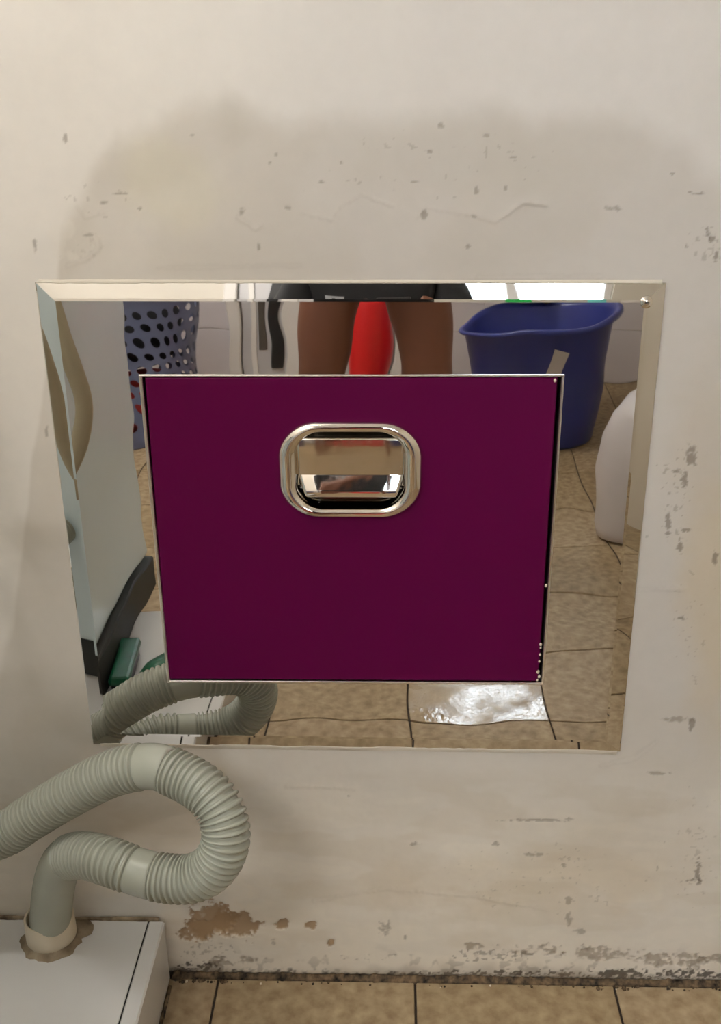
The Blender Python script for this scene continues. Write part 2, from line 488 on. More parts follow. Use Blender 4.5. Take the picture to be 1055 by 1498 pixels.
    me.loops.add(q.size); me.loops.foreach_set('vertex_index', q.ravel().astype(np.int32))
    me.polygons.add(len(q)); me.polygons.foreach_set('loop_start', np.arange(0, q.size, 4, dtype=np.int32))
    me.polygons.foreach_set('loop_total', np.full(len(q), 4, dtype=np.int32))
    me.polygons.foreach_set('use_smooth', np.ones(len(q), dtype=bool))
    me.update(calc_edges=True)
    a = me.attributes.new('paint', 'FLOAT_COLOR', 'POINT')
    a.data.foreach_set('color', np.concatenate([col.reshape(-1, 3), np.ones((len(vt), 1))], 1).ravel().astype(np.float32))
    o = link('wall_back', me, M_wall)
    tag(o, 'old off-white plaster wall with damp stains, scuffs and flaking paint', 'wall', kind='structure')
    return o


wall_back = build_wall_back()

# ------------------------------------------------------------------ rest of the room
def struct(name, bm, m, label, cat):
    return tag(obj(name, bm, m), label, cat, kind='structure')


T = 0.12
struct('wall_left', bx(XL - T, XL, YB - T, 0.05, -0.06, ZC), M_plain, 'plain off-white left side wall beyond the washing machine', 'wall')
struct('wall_right', bx(XR, XR + T, YB - T, 0.05, -0.06, ZC), M_rightwall, 'tan plaster right side wall seen only in the polished steel', 'wall')
struct('ceiling', bx(XL - T, XR + T, YB - T, 0.05, ZC, ZC + T), M_ceil, 'plain white ceiling above the tiled room', 'ceiling')
WX0, WX1, WZ0, WZ1 = 0.10, 0.95, 1.30, 2.15
bm = bmesh.new()
box(bm, XL, WX0, YB - T, YB, -.06, ZC); box(bm, WX1, XR, YB - T, YB, -.06, ZC)
box(bm, WX0, WX1, YB - T, YB, -.06, WZ0); box(bm, WX0, WX1, YB - T, YB, WZ1, ZC)
wall_front = struct('wall_front', bm, M_plain, 'pale far wall behind the photographer with white tiles low down', 'wall')
floor = struct('floor', bx(XL, XR, YB, 0.05, -0.06, -0.0035), M_grout, 'beige ceramic tile floor with dark grout lines', 'floor')

# floor tiles, each its own piece
TX0, TY0, TS, GAP = -0.2642, -1.0083, 0.30, 0.0035
tcache = {}
ix0 = math.floor((XL - TX0) / TS); ix1 = math.ceil((XR - TX0) / TS)
for i in range(ix0, ix1):
    for j in range(-9, 5):
        x0, x1 = max(XL, TX0 + i * TS), min(XR, TX0 + (i + 1) * TS)
        y0, y1 = max(YB, TY0 + j * TS), min(-0.004, TY0 + (j + 1) * TS)
        w, d = x1 - x0, y1 - y0
        if w < 0.02 or d < 0.02: continue
        k = (i * 7 + j * 5) % 3
        wet = (i == 1 and j == 0)
        key = (round(w, 3), round(d, 3), 'wet' if wet else k)
        if key not in tcache:
            tb = bx(-w / 2 + GAP / 2, w / 2 - GAP / 2, -d / 2 + GAP / 2, d / 2 - GAP / 2, -0.0034, 0.0, 0.0012)
            bmesh.ops.recalc_face_normals(tb, faces=tb.faces[:])
            tm = bpy.data.meshes.new('tile'); tb.to_mesh(tm); tb.free(); tm.materials.append(M_wet if wet else M_tile[k]); tcache[key] = tm
        t = bpy.data.objects.new('tile', tcache[key]); C.objects.link(t); t.parent = floor
        t.location = ((x0 + x1) / 2, (y0 + y1) / 2, random.uniform(-0.0004, 0.0))

# white wall tiles low on the far wall (seen in the steel)
wt = {}
DX0, DX1 = -0.72, 0.06        # door opening on that wall
for r in range(3):
    z0 = 0.0 if r == 0 else 0.24 + (r - 1) * 0.45
    z1 = 0.24 + r * 0.45
    x = XL
    while x < XR - 0.02:
        x1 = min(x + 0.5, XR)
        for a, b_ in ((x, min(x1, DX0)), (max(x, DX1), x1)):
            if b_ - a > 0.02:
                w = b_ - a
                key = (round(w, 3), r)
                zt = min(z1, WZ0 - 0.02)
                if key not in wt:
                    tb = bx(-w / 2 + .0015, w / 2 - .0015, 0.0, 0.006, z0 + .0015, zt - .0015, 0.001)
                    tm = bpy.data.meshes.new('wall_tile'); tb.to_mesh(tm); tb.free(); tm.materials.append(M_wtile); wt[key] = tm
                t = bpy.data.objects.new('wall_tile', wt[key]); C.objects.link(t); t.parent = wall_front
                t.location = ((a + b_) / 2, YB + 0.0005, 0)
        x = x1

# window in the far wall
win = empty('window_1', ((WX0 + WX1) / 2, YB - 0.06, WZ0))
tag(win, 'bright two-pane window in the far wall', 'window', kind='structure')
hw, hh = (WX1 - WX0) / 2, WZ1 - WZ0
for nm, a in (('window_frame', (-hw, -hw + .04, 0, hh)), ('window_frame', (hw - .04, hw, 0, hh)), ('window_frame', (-hw + .04, hw - .04, 0, .04)),
              ('window_frame', (-hw + .04, hw - .04, hh - .04, hh)), ('mullion', (-.02, .02, .04, hh - .04))):
    obj(nm, bx(a[0], a[1], -.03, .03, a[2], a[3], .004), M_trimw, win)
for s in (-1, 1):
    a, b_ = sorted((s * .02, s * (hw - .04)))
    obj('pane', bx(a, b_, -.003, .003, .04, hh - .04), M_glass, win)

# door in the far wall
dr = empty('door_1', ((DX0 + DX1) / 2, YB, 0))
tag(dr, 'pale grey door with white casing in the far wall', 'door', kind='structure')
dw = (DX1 - DX0) / 2
obj('casing', bx(-dw, -dw + .06, .002, .05, 0, 2.06, .006), M_trimw, dr)
obj('casing', bx(dw - .06, dw, .002, .05, 0, 2.06, .006), M_trimw, dr)
obj('casing', bx(-dw + .06, dw - .06, .002, .05, 2.0, 2.06, .006), M_trimw, dr)
leaf = obj('door_leaf', bx(-dw + .065, dw - .065, .004, .03, .01, 1.995, .003), M_doorleaf, dr)
obj('stile', bx(-dw + .10, -dw + .125, .0305, .04, .01, 1.99, .003), M_trimw, leaf)
obj('vent_strip', bx(-dw + .135, -dw + .17, .0305, .036, .16, .62, .002), M_greyglass, leaf)
obj('door_gap_strip', bx(-dw + .185, -dw + .225, .0305, .04, .10, 1.99, .003), M_dark, leaf)  # dark strip in place of the shaded gap of an ajar door
obj('door_edge_panel', bx(-dw + .235, -dw + .30, .0305, .038, .01, 1.99, .003), M_trimw, leaf)

# ceiling batten lamp
def batten(x, y, rz, length, m, label):
    lamp = empty('ceiling_lamp', (x, y, ZC), rz)
    tag(lamp, label, 'lamp', 'ceiling battens')
    h = length / 2
    obj('housing', bx(-h, h, -.035, .035, -.05, -.001, .008), M_lampbody, lamp)
    obj('lit_tube', tube([(-h + .04, 0, -.068), (0, 0, -.068), (h - .04, 0, -.068)], .016, .05, 16), m, lamp, True)
    for s_ in (-1, 1):
        obj('end_cap', bx(s_ * (h - .02) - .02, s_ * (h - .02) + .02, -.022, .022, -.092, -.045, .004), M_lampbody, lamp)


batten(-0.86, -0.50, 0.0, 1.24, M_tube, 'lit white tube batten on the ceiling above the hatch wall')
batten(-1.08, -2.15, 0.0, 0.96, M_tube2, 'lit white tube batten on the ceiling above the laundry basket')

# dirt bead along the wall foot
def dirt_bead():
    bm = bmesh.new()
    xs = np.arange(-0.336, 0.80, 0.003)
    rs = np.random.RandomState(3)
    a = np.convolve(rs.rand(len(xs) + 8), np.ones(5) / 5, 'same')[:len(xs)]
    b = np.convolve(rs.rand(len(xs) + 8), np.ones(3) / 3, 'same')[:len(xs)]
    c = np.convolve(rs.rand(len(xs) + 60), np.ones(40) / 40, 'same')[:len(xs)]
    loops = []
    for i, x in enumerate(xs):
        r = 0.0008 + 0.006 * a[i] * b[i] + 0.006 * (c[i] - .5); h = 0.001 + 0.009 * a[i] * b[i] * 1.6 + 0.002 * b[i]
        e = 0.006 * max(0, 1 - (x + .336) / .05)
        loops.append([(x, 0.004, -0.003), (x, -0.004 - r - e, -0.003), (x, -0.003 - r * .9 - e, h * .45), (x, -0.001 - r * .35 - e * .5, h), (x, 0.004, h + .003)])
    rings(bm, loops, True, True)
    return bm


d = obj('mould_bead', dirt_bead(), M_dirt, wall_back, True)
tag(d, kind='stuff')
# crumbs of plaster and dirt on the joint
bm = bmesh.new()
for k in range(110):
    x = random.choice((random.uniform(-.335, .75), random.uniform(-.335, -.24), random.uniform(.2, .5)))
    r = random.uniform(.0006, .0024) if random.random() < .9 else .0035
    mtx = Matrix.Translation((x, random.uniform(-.014, -.007), r * .5)) @ Matrix.Diagonal((1, 1, .7, 1))
    bmesh.ops.create_icosphere(bm, subdivisions=1, radius=r, matrix=mtx)
tag(obj('crumbs', bm, M_dirt, floor), kind='stuff')
bm = bmesh.new()
for k in range(9):
    x = random.choice((random.uniform(-.33, -.30), random.uniform(-.3, .7)))
    r = random.uniform(.0008, .002)
    bmesh.ops.create_icosphere(bm, subdivisions=1, radius=r, matrix=Matrix.Translation((x, random.uniform(-.016, -.008), r * .6)))
tag(obj('plaster_crumbs', bm, M_socket, floor), kind='stuff')

# ------------------------------------------------------------------ the hatch
hc = ((OUT[0][0] + OUT[1][0]) / 2, 0.0, (OUT[2][1] + OUT[3][1]) / 2)
hatch = empty('chute_hatch', hc)
tag(hatch, 'purple chute hatch in a mirror-polished steel frame set in the plaster wall', 'hatch')


def L(p):      # world -> hatch-local
    return (p[0] - hc[0], p[1] - hc[1], p[2] - hc[2])


def lerp2(a, b, t):
    return (a[0] + (b[0] - a[0]) * t, a[1] + (b[1] - a[1]) * t)


def quad_inset(Q, dl, dr_, dt, db):
    """Q = TL TR BR BL in (x, z); inset each side by metres"""
    (tlx, tlz), (trx, trz), (brx, brz), (blx, blz) = Q
    return [(tlx + dl, tlz - dt), (trx - dr_, trz - dt), (brx - dr_, brz + db), (blx + dl, blz + db)]


def quad_loop(Q, y, n):
    out = []
    for k in range(4):
        for i in range(n):
            x, z = lerp2(Q[k], Q[(k + 1) % 4], i / n)
            out.append(L((x, y, z)))
    return out


BEV = quad_inset(OUT, .021, .022, .0205, .019)
bm = bmesh.new()
NS = 24
BEV2 = quad_inset(BEV, .0035, .0035, .0035, .0035)
BEV1 = quad_inset(BEV, .0012, .0012, .0012, .0012)
loops = [quad_loop(OUT, 0.006, NS), quad_loop(OUT, -0.0018, NS), quad_loop(quad_inset(OUT, .0012, .0012, .0012, .0012), -0.0022, NS),
         quad_loop(quad_inset(BEV, -.002, -.002, -.002, -.002), YP + .0004, NS), quad_loop(BEV1, YP, NS)]
for t in (0.01, .12, .25, .4, .55, .7, .85, 0.985):
    Qm = [lerp2(BEV1[k], INN[k], t) for k in range(4)]
    loops.append(quad_loop(Qm, YP, NS))
loops.append(quad_loop(INN, YP, NS))
rings(bm, loops)
fr = obj('frame_plate', bm, M_mirror, hatch, False)
# rolled inner edge of the opening
bm = bmesh.new()
IN2 = quad_inset(INN, .0042, .0032, .0026, .0036)
rings(bm, [quad_loop(INN, YP + .001, 1), quad_loop(INN, YP - .0012, 1), quad_loop(quad_inset(INN, .0008, .0008, .0008, .0008), YP - .0018, 1),
           quad_loop(quad_inset(INN, .0034, .0024, .0020, .0030), YP - .0018, 1), quad_loop(IN2, YP - .0008, 1), quad_loop(IN2, 0.05, 1)])
rim = obj('opening_rim', bm, M_rim, hatch)
# dark chute throat behind the door
bm = bmesh.new()
back = quad_inset(INN, .0, .0, .0, .0)
rings(bm, [quad_loop(quad_inset(INN, .0044, .0034, .0028, .0038), 0.012, 1), quad_loop(quad_inset(INN, .0044, .0034, .0028, .0038), 0.20, 1)], False, True)
obj('chute_throat', bm, M_black, hatch)
# screw in the top right corner
sx, sz = wall_xz(946, 442, YP)
bm = lathe([(.0001, .0032), (.0022, .0032), (.0042, .0024), (.0050, .0008), (.0068, .0006), (.0072, 0)], 20)
for v in bm.verts: v.co = Vector((v.co.x, -v.co.z, v.co.y))
sc = obj('screw', bm, M_chrome, hatch, True, L((sx, YP, sz)))
bm = bx(-.0024, .0024, -.0036, -.0031, -.0005, .0005)
obj('screw_slot', bm, M_black, sc)
# door leaf
DQ = [wall_xz(212, 553, -.008), wall_xz(816, 553, -.008), wall_xz(787.5, 997, -.008), wall_xz(247.5, 994, -.008)]
# handle
hx0, hz1 = wall_xz(407, 618, -.012); hx1, hz0 = wall_xz(618, 758, -.012)
hx0b, _ = wall_xz(407, 690, -.012); hx1b, _ = wall_xz(618, 690, -.012)
hcx, hcz = (hx0b + hx1b) / 2, (hz0 + hz1) / 2
hwid, hhgt = (hx1b - hx0b), (hz1 - hz0)


def rr_loop(w, h, rad, y, bulge=0.0, n=10, dz=0.0):
    """rounded rectangle in x/z with outward bowed left and right sides"""
    pts = []
    a, b_ = w / 2, h / 2
    rad = min(rad, a, b_)
    for cx, cz, a0 in ((a - rad, b_ - rad, 0), (-a + rad, b_ - rad, 90), (-a + rad, -b_ + rad, 180), (a - rad, -b_ + rad, 270)):
        for i in range(n):
            t = math.radians(a0 + 90 * i / (n - 1))
            x, z = cx + rad * math.cos(t), cz + rad * math.sin(t)
            pts.append([x, z])
    out = []
    for x, z in pts:
        k = 1 - (z / b_) ** 2
        x += math.copysign(bulge * k, x) if abs(x) > a - rad - 1e-6 else 0
        out.append((hcx + x - hc[0], y - hc[1], hcz + z + dz - hc[2]))
    return out


Y0 = -.008
W0, H0 = hwid - .012, hhgt
prof = [(0, 0), (0, -.0025), (.0012, -.0050), (.0040, -.0078), (.0080, -.0088), (.0120, -.0078), (.0148, -.0050), (.0160, -.0015), (.0163, .006), (.0175, .012)]
bm = bmesh.new()
rings(bm, [rr_loop(W0 - 2 * i * 1.22, H0 - 2 * i * .80, max(.042 - i * .9, .012), Y0 + y, .006 - i * .1) for i, y in prof])
ring_bm = bm
HN = 11
hole_f = rr_loop(W0 - .016, H0 - .013, .032, Y0, .004, HN)
hole_b = rr_loop(W0 - .016, H0 - .013, .032, 0.014, .004, HN)
mid2 = lambda a, b_: ((a[0] + b_[0]) / 2, (a[1] + b_[1]) / 2)


def leaf_loop(Q, y):
    TL, TR, BR, BL = Q
    seq = ((mid2(TR, BR), TR, mid2(TL, TR)), (mid2(TL, TR), TL, mid2(TL, BL)), (mid2(TL, BL), BL, mid2(BL, BR)), (mid2(BL, BR), BR, mid2(TR, BR)))
    out = []
    for A, K, B in seq:
        for i in range(HN):
            t = (i + .5) / HN if i != HN // 2 else .5
            p = lerp2(A, K, t * 2) if t <= .5 else lerp2(K, B, t * 2 - 1)
            out.append(L((p[0], y, p[1])))
    return out


bm = bmesh.new()
rings(bm, [hole_b, leaf_loop(DQ, 0.014), leaf_loop(DQ, -0.0065), leaf_loop(quad_inset(DQ, .0015, .0015, .0015, .0015), Y0), hole_f, hole_b])
bmesh.ops.remove_doubles(bm, verts=bm.verts[:], dist=1e-6)
leaf = obj('door_leaf', bm, M_purple, hatch)
# paint chips on the right edge of the leaf
bm = bmesh.new()
for px, py in ((799, 857), (791, 943), (790, 958), (789, 968), (787, 983), (789, 990), (786, 995), (791, 948), (812, 557)):
    x, z = wall_xz(px, py, -.008)
    r = random.uniform(.0012, .0026)
    bmesh.ops.create_icosphere(bm, subdivisions=1, radius=r, matrix=Matrix.Translation(L((x, -.0075, z))) @ Matrix.Diagonal((1, .5, 1.3, 1)))
tag(obj('edge_chips', bm, M_socket, leaf), kind='stuff')

bm = ring_bm
ring = obj('handle_surround', bm, M_chrome, leaf, True)
iw, ih = W0 - 2 * .0163 * 1.22, H0 - 2 * .0163 * .8
bm = bmesh.new()
rings(bm, [rr_loop(iw, ih, .024, Y0 + .006, .004), rr_loop(iw - .002, ih - .002, .024, Y0 + .016, .004), rr_loop(iw - .010, ih - .010, .022, Y0 + .0205, .003),
           rr_loop(iw - .03, ih - .03, .016, Y0 + .0215, .002)], False, True)
obj('handle_pocket', bm, M_chrome, leaf, True)
# pull flap: flat worn plate that folds inward at its lower lip
fx0, fz1 = wall_xz(432, 641, Y0 - .003); fx1, fzm = wall_xz(592, 697, Y0 - .003)
_, fzl = wall_xz(500, 716, Y0); _, fze = wall_xz(500, 727, Y0)
fprof = [(Y0 + .006, fz1 + .0006), (Y0 - .0020, fz1 + .0002), (Y0 - .0036, fz1 - .0008), (Y0 - .0040, fz1 - .0024), (Y0 - .0016, (fz1 + fzm) / 2), (Y0 + .0010, fzm + .0006)]
fprof2 = [(Y0 + .0010, fzm + .0004), (Y0 + .0006, fzm - .0006), (Y0 - .0022, (fzm + fzl) / 2), (Y0 - .0052, fzl + .001), (Y0 - .0060, fzl - .0015), (Y0 - .0056, fze + .0030), (Y0 - .0036, fze + .0004), (Y0 - .0002, fze), (Y0 + .006, fze + .003), (Y0 + .012, fzm)]


def strip(profile, xa, xb, taper=0.0):
    bm = bmesh.new()
    zt, zb = max(p[1] for p in profile), min(p[1] for p in profile)
    cols = []
    for u in (0, .012, .03, .2, .5, .8, .97, .988, 1):
        cl = []
        for (y, z) in profile:
            k = taper * (zt - z) / (zt - zb)
            x = xa + k + (xb - xa - 2 * k) * u
            e = .0022 if u in (0, 1) else (.0006 if u in (.012, .988) else 0)
            cl.append(L((x, y + e, z)))
        cols.append(cl)
    rings(bm, cols, False, False, closed=False)
    return bm


obj('pull_flap', strip(fprof, fx0, fx1), M_flap, leaf, True)
obj('pull_lip', strip(fprof2, fx0 + .002, fx1 - .001, .009), M_chrome, leaf, True)

# putty smeared along the frame's top and bottom edges (part of the wall)
def putty(p0, p1, seed, amp, wd=.010):
    rs = np.random.RandomState(seed)
    n = 120
    a = np.convolve(rs.rand(n + 20), np.ones(7) / 7, 'same')[10:n + 10]
    b = np.convolve(rs.rand(n + 20), np.ones(17) / 17, 'same')[10:n + 10]
    bm = bmesh.new(); loops = []
    for i in range(n):
        x, z = lerp2(p0, p1, i / (n - 1))
        k = max(.0006, (a[i] - .35) * amp + (b[i] - .45) * amp)
        loops.append([(x, .004, z - wd), (x, .0008, z - wd * .9), (x, -.0008, z - wd * .4), (x, -.0026, z + k * .5), (x, -.0024, z + k), (x, .004, z + k)])
    rings(bm, loops, True, True)
    return bm


pt = obj('putty_smear', putty((OUT[3][0] + .01, OUT[3][1]), (OUT[2][0] - .004, OUT[2][1] - .0005), 5, .010), M_putty, wall_back, True)
bm = putty((OUT[0][0] + .004, -OUT[0][1]), (OUT[1][0] - .004, -OUT[1][1]), 9, .004, .0045)
for v in bm.verts: v.co.z = -v.co.z
obj('putty_smear', bm, M_putty, wall_back, True)

# ------------------------------------------------------------------ boxed plinth lower left
PZ = 0.114
PX1, PY1 = -0.337, -0.975
pl = empty('boxed_plinth', ((XL + PX1) / 2, PY1 / 2, 0))
tag(pl, 'low white boxed plinth in the corner with a drain pipe through its top', 'plinth')
ox, oy = (XL + PX1) / 2, PY1 / 2
pb = lambda a, b_, c, d_, e, f_, bev=.0012: bx(a - ox, b_ - ox, c - oy, d_ - oy, e, f_, bev)
SEAM = -0.361
obj('top_panel', pb(XL + .001, SEAM - .0016, PY1, -.007, PZ - .012, PZ), M_panel, pl)
obj('edge_strip', pb(SEAM, PX1, PY1, -.007, PZ - .016, PZ + .0008, .0025), M_panel, pl)
obj('side_panel', pb(PX1 - .012, PX1 - .0012, PY1, -.006, .001, PZ - .016), M_panel, pl)
obj('front_panel', pb(XL + .001, PX1 - .0012, PY1 + .001, PY1 + .012, .001, PZ - .012), M_panel, pl)
obj('seam_gap', pb(SEAM - .0017, SEAM + .0005, PY1 + .002, -.007, PZ - .014, PZ - .0012, 0), M_black, pl)


def bead(pts, r, seed, n=8):
    p, s = catmull(pts, .003)
    rs = np.random.RandomState(seed)
    rad = r * (0.6 + 0.8 * np.convolve(rs.rand(len(p) + 10), np.ones(5) / 5, 'same')[5:len(p) + 5])
    return tube_mesh(p, rad, n)


obj('wall_sealant', bead([(XL - ox + .9, -.004 - oy, PZ), (-.6 - ox, -.006 - oy, PZ + .001), (-.5 - ox, -.006 - oy, PZ), (-.42 - ox, -.005 - oy, PZ), (-.345 - ox, -.006 - oy, PZ + .002)], .0036, 2), M_dirt2, pl, True)
obj('foot_sealant', bead([(PX1 - ox + .001, -.97 - oy, .001), (PX1 - ox + .001, -.5 - oy, .001), (PX1 - ox + .002, -.02 - oy, .001)], .003, 4), M_dirt, pl, True)

# drain socket
SOX, SOY = -0.495, -0.044
so = empty('pipe_socket', (SOX, SOY, PZ))
tag(so, 'short cream plastic pipe stub standing in the white plinth top', 'pipe')
obj('socket_ring', lathe([(.0302, .0005), (.0355, .0005), (.0358, .012), (.0352, .042), (.0342, .0435), (.0320, .0435), (.0312, .042), (.0308, .0)], 40, False, False), M_socket, so, True)
rs = np.random.RandomState(11)
bm = bmesh.new()
lo = [[], [], [], []]
for i in range(40):
    t = 2 * math.pi * i / 40
    e = .005 + .006 * rs.rand() + (.014 if 0.1 < t < 1.3 else 0)
    cx, sy_ = math.cos(t), math.sin(t)
    yy = lambda r: max(min(r * sy_, .036), -.06)
    lo[0].append((.0352 * cx, yy(.0352), .007)); lo[1].append(((.036 + e * .4) * cx, yy(.036 + e * .4), .004))
    lo[2].append(((.036 + e) * cx, yy(.036 + e), .0016)); lo[3].append(((.037 + e) * cx, yy(.037 + e), .0))
rings(bm, lo)
obj('sealant_collar', bm, M_sealant, so, True)

# ------------------------------------------------------------------ drain hose
pts = [(SOX, SOY, PZ + .001), (SOX + .002, SOY - .004, PZ + .03)]
for px, py, dd in ((78, 1303, .062), (86, 1272, .078), (101, 1254, .098), (128, 1252, .125), (165, 1262, .148), (207, 1277, .160), (247, 1285, .168), (284, 1284, .174),
                   (314, 1266, .176), (330, 1231, .172), (325, 1191, .160), (302, 1158, .144), (265, 1135, .125), (222, 1121, .110),
                   (165, 1131, .100), (100, 1163, .092), (45, 1196, .086), (0, 1223, .080)):
    pts.append(tuple(aty(px, py, -dd)))
pts += [(-.62, -.076, .296), (-.72, -.085, .275), (-.82, -.13, .30), (-.87, -.26, .36), (-.88, -.40, .43), (-.88, -.53, .46)]
STEP = 0.00075
hp, hs = catmull(pts, STEP)
HF = frames(hp)


def s_of(px, py, dd):
    return hs[np.argmin(np.linalg.norm(hp - aty(px, py, -dd), axis=1))]


sA = s_of(103, 1254, .098)
sB0, sB1 = s_of(192, 1272, .156), s_of(226, 1281, .164)
sC0, sC1 = s_of(244, 1127, .118), s_of(207, 1121, .107)
hose = empty('drain_hose', (0, 0, 0))
hose.location = (SOX, SOY, PZ)
tag(hose, 'grey-green corrugated drain hose looping from the plinth pipe stub', 'hose')


def hose_part(name, s0, s1, corr):
    i0, i1 = np.searchsorted(hs, s0), np.searchsorted(hs, s1)
    sl = slice(i0, min(i1 + 1, len(hp)))
    s = hs[sl]
    if corr:
        ph = (s - s0) / 0.0078
        rad = 0.0260 + 0.0046 * sstep(.30, .85, 0.5 - 0.5 * np.cos(2 * math.pi * ph))
    else:
        rad = np.full(len(s), 0.0292)
        e = np.minimum(s - s[0], s[-1] - s)
        rad = rad - 0.0012 * np.exp(-(e / .0015) ** 2)
    p = hp[sl] - np.array([SOX, SOY, PZ])
    bm = tube_mesh(p, rad, 28, True, (HF[0][sl], HF[1][sl], HF[2][sl]))
    return obj(name, bm, M_hose, hose, True)


hose_part('smooth_end', 0, sA, False)
hose_part('corrugated_section', sA, sB0, True)
hose_part('cuff', sB0, sB1, False)
hose_part('corrugated_section', sB1, sC0, True)
hose_part('cuff', sC0, sC1, False)
hose_part('corrugated_section', sC1, hs[-1], True)

# ------------------------------------------------------------------ washing machine (reflected in the left of the plate)
WMX1, WMX0, WMY1, WMY0, WMZ0, WMZ1 = -0.600, -1.20, -0.54, -1.12, 0.205, 1.05
wm = empty('washing_machine', ((WMX0 + WMX1) / 2, (WMY0 + WMY1) / 2, PZ))
tag(wm, 'white washing machine on a dark base, standing on the plinth', 'washing machine')
wx, wy = (WMX0 + WMX1) / 2, (WMY0 + WMY1) / 2
wb = lambda a, b_, c, d_, e, f_, bev=.01, seg=2: bx(a - wx, b_ - wx, c - wy, d_ - wy, e - PZ, f_ - PZ, bev, seg)
obj('cabinet', wb(WMX0, WMX1, WMY0, WMY1, WMZ0, WMZ1 - .10, .014, 3), M_white, wm)
obj('top_cover', wb(WMX0 - .004, WMX1 + .004, WMY0 - .004, WMY1 + .004, WMZ1 - .099, WMZ1 - .02, .014, 3), M_white, wm)
lid = obj('lid', wb(WMX0 + .05, WMX1 - .05, WMY0 + .03, WMY1 - .2, WMZ1 - .019, WMZ1, .008, 2), M_white, wm)
obj('control_panel', wb(WMX0 + .02, WMX1 - .02, WMY1 - .18, WMY1 - .02, WMZ1 - .019, WMZ1 + .03, .012, 2), M_dark, wm)
obj('base', wb(WMX0 + .01, WMX1 + .014, WMY0 + .012, WMY1 - .01, PZ + .0005, WMZ0 - .001, .004, 1), M_base, wm)
# inlet hose looped in the gap behind the machine
inl = empty('inlet_hose', (-.57, -.012, 1.12))
tag(inl, 'thin beige inlet hose hanging in a loop beside the washing machine', 'hose')
ipts = [(-.66, -.526, .985), (-.635, -.46, 1.02), (-.57, -.37, 1.035), (-.505, -.31, 1.0), (-.478, -.30, .915), (-.461, -.30, .832), (-.470, -.30, .778), (-.488, -.29, .734),
        (-.508, -.24, .70), (-.522, -.18, .735), (-.528, -.15, .82), (-.530, -.135, .92), (-.540, -.10, 1.03), (-.56, -.055, 1.10), (-.57, -.040, 1.12)]
obj('rubber_tube', tube([(p[0] + .57, p[1] + .012, p[2] - 1.12) for p in ipts], .0135, .012, 14), M_hose2, inl, True)
obj('tap_coupling', tube([(0, -.050, .014), (0, -.030, 0), (0, -.004, 0)], .018, .006, 14), M_chrome, inl, True)

# ------------------------------------------------------------------ things seen only in the polished plate
# green scoop on the plinth and a dark green bottle under the machine
gb = empty('green_bottle', (-.465, -.66, PZ)); gb.rotation_euler.z = math.radians(115)
tag(gb, 'green plastic bottle lying on the white plinth beside the hose', 'bottle')
bm = lathe([(.0001, 0), (.030, .002), (.034, .008), (.034, .12), (.028, .15), (.013, .175), (.013, .19)], 24)
for v in bm.verts: v.co = Vector((v.co.z - .1, v.co.y, v.co.x + .0345))
obj('body', bm, M_dgreen, gb, True)
bm = lathe([(.015, .188), (.016, .19), (.016, .212), (.0001, .213)], 20)
for v in bm.verts: v.co = Vector((v.co.z - .1, v.co.y, v.co.x + .0345))
obj('cap', bm, M_green, gb, True)
sb = empty('scrub_brush', (-.558, -.70, PZ)); sb.rotation_euler.z = math.radians(86)
tag(sb, 'dark green scrubbing brush lying along the dark base of the washing machine', 'brush')
obj('brush_back', bx(-.09, .09, -.025, .025, .026, .046, .008, 2), M_dgreen, sb)
obj('bristles', bx(-.082, .082, -.02, .02, .0005, .0265, .001), M_dark, sb)

# blue tub
tub = empty('blue_tub', (.545, -2.66, 0)); tub.rotation_euler.z = math.radians(0)
tag(tub, 'large blue plastic tub with a pouring lip, mirrored at upper right', 'tub')
TH = .45
def tub_shell():
    bm = bmesh.new(); n = 48; loops = []
    for r, z in ((.02, .003), (.20, .0), (.21, .012), (.245, .22), (.272, .42), (.292, .43), (.295, .44), (.292, TH), (.278, TH), (.268, .43), (.24, .22), (.205, .03), (.02, .028)):
        lp = []
        for i in range(n):
            t = 2 * math.pi * i / n
            k = max(0, math.cos(t - math.radians(170))) ** 24 * (z / TH) ** 4
            rr = r + .035 * k
            lp.append((rr * math.cos(t), rr * math.sin(t), z + .04 * math.cos(t) * (z / TH) ** 3))
        loops.append(lp)
    return rings(bm, loops, True, True)
obj('shell', tub_shell(), M_blue, tub, True)
bm = bx(-.03, .03, -.002, .002, -.045, .045, .001)
lb = obj('sticker', bm, M_jug, tub)
lb.location = (.02, .262, .33); lb.rotation_euler = (math.radians(-9), math.radians(14), 0)
# brown rag over the tub
bm = bmesh.new()
nx, ny = 16, 10
g = [[bm.verts.new((-.17 + .34 * i / nx, -.06 + .12 * j / ny + .02 * math.sin(i * .7), .03 * math.sin(i * .9 + j * .5) * .6 + .018 * math.cos(j * 1.1))) for j in range(ny + 1)] for i in range(nx + 1)]
for i in range(nx):
    for j in range(ny): bm.faces.new((g[i][j], g[i + 1][j], g[i + 1][j + 1], g[i][j + 1]))
rag = obj('brown_rag', bm, M_brown, None, True, (.46, -2.93, .492))
sm = rag.modifiers.new('thick', 'SOLIDIFY'); sm.thickness = .012
tag(rag, 'crumpled brown rag hung over the far rim of the blue tub', 'cloth')

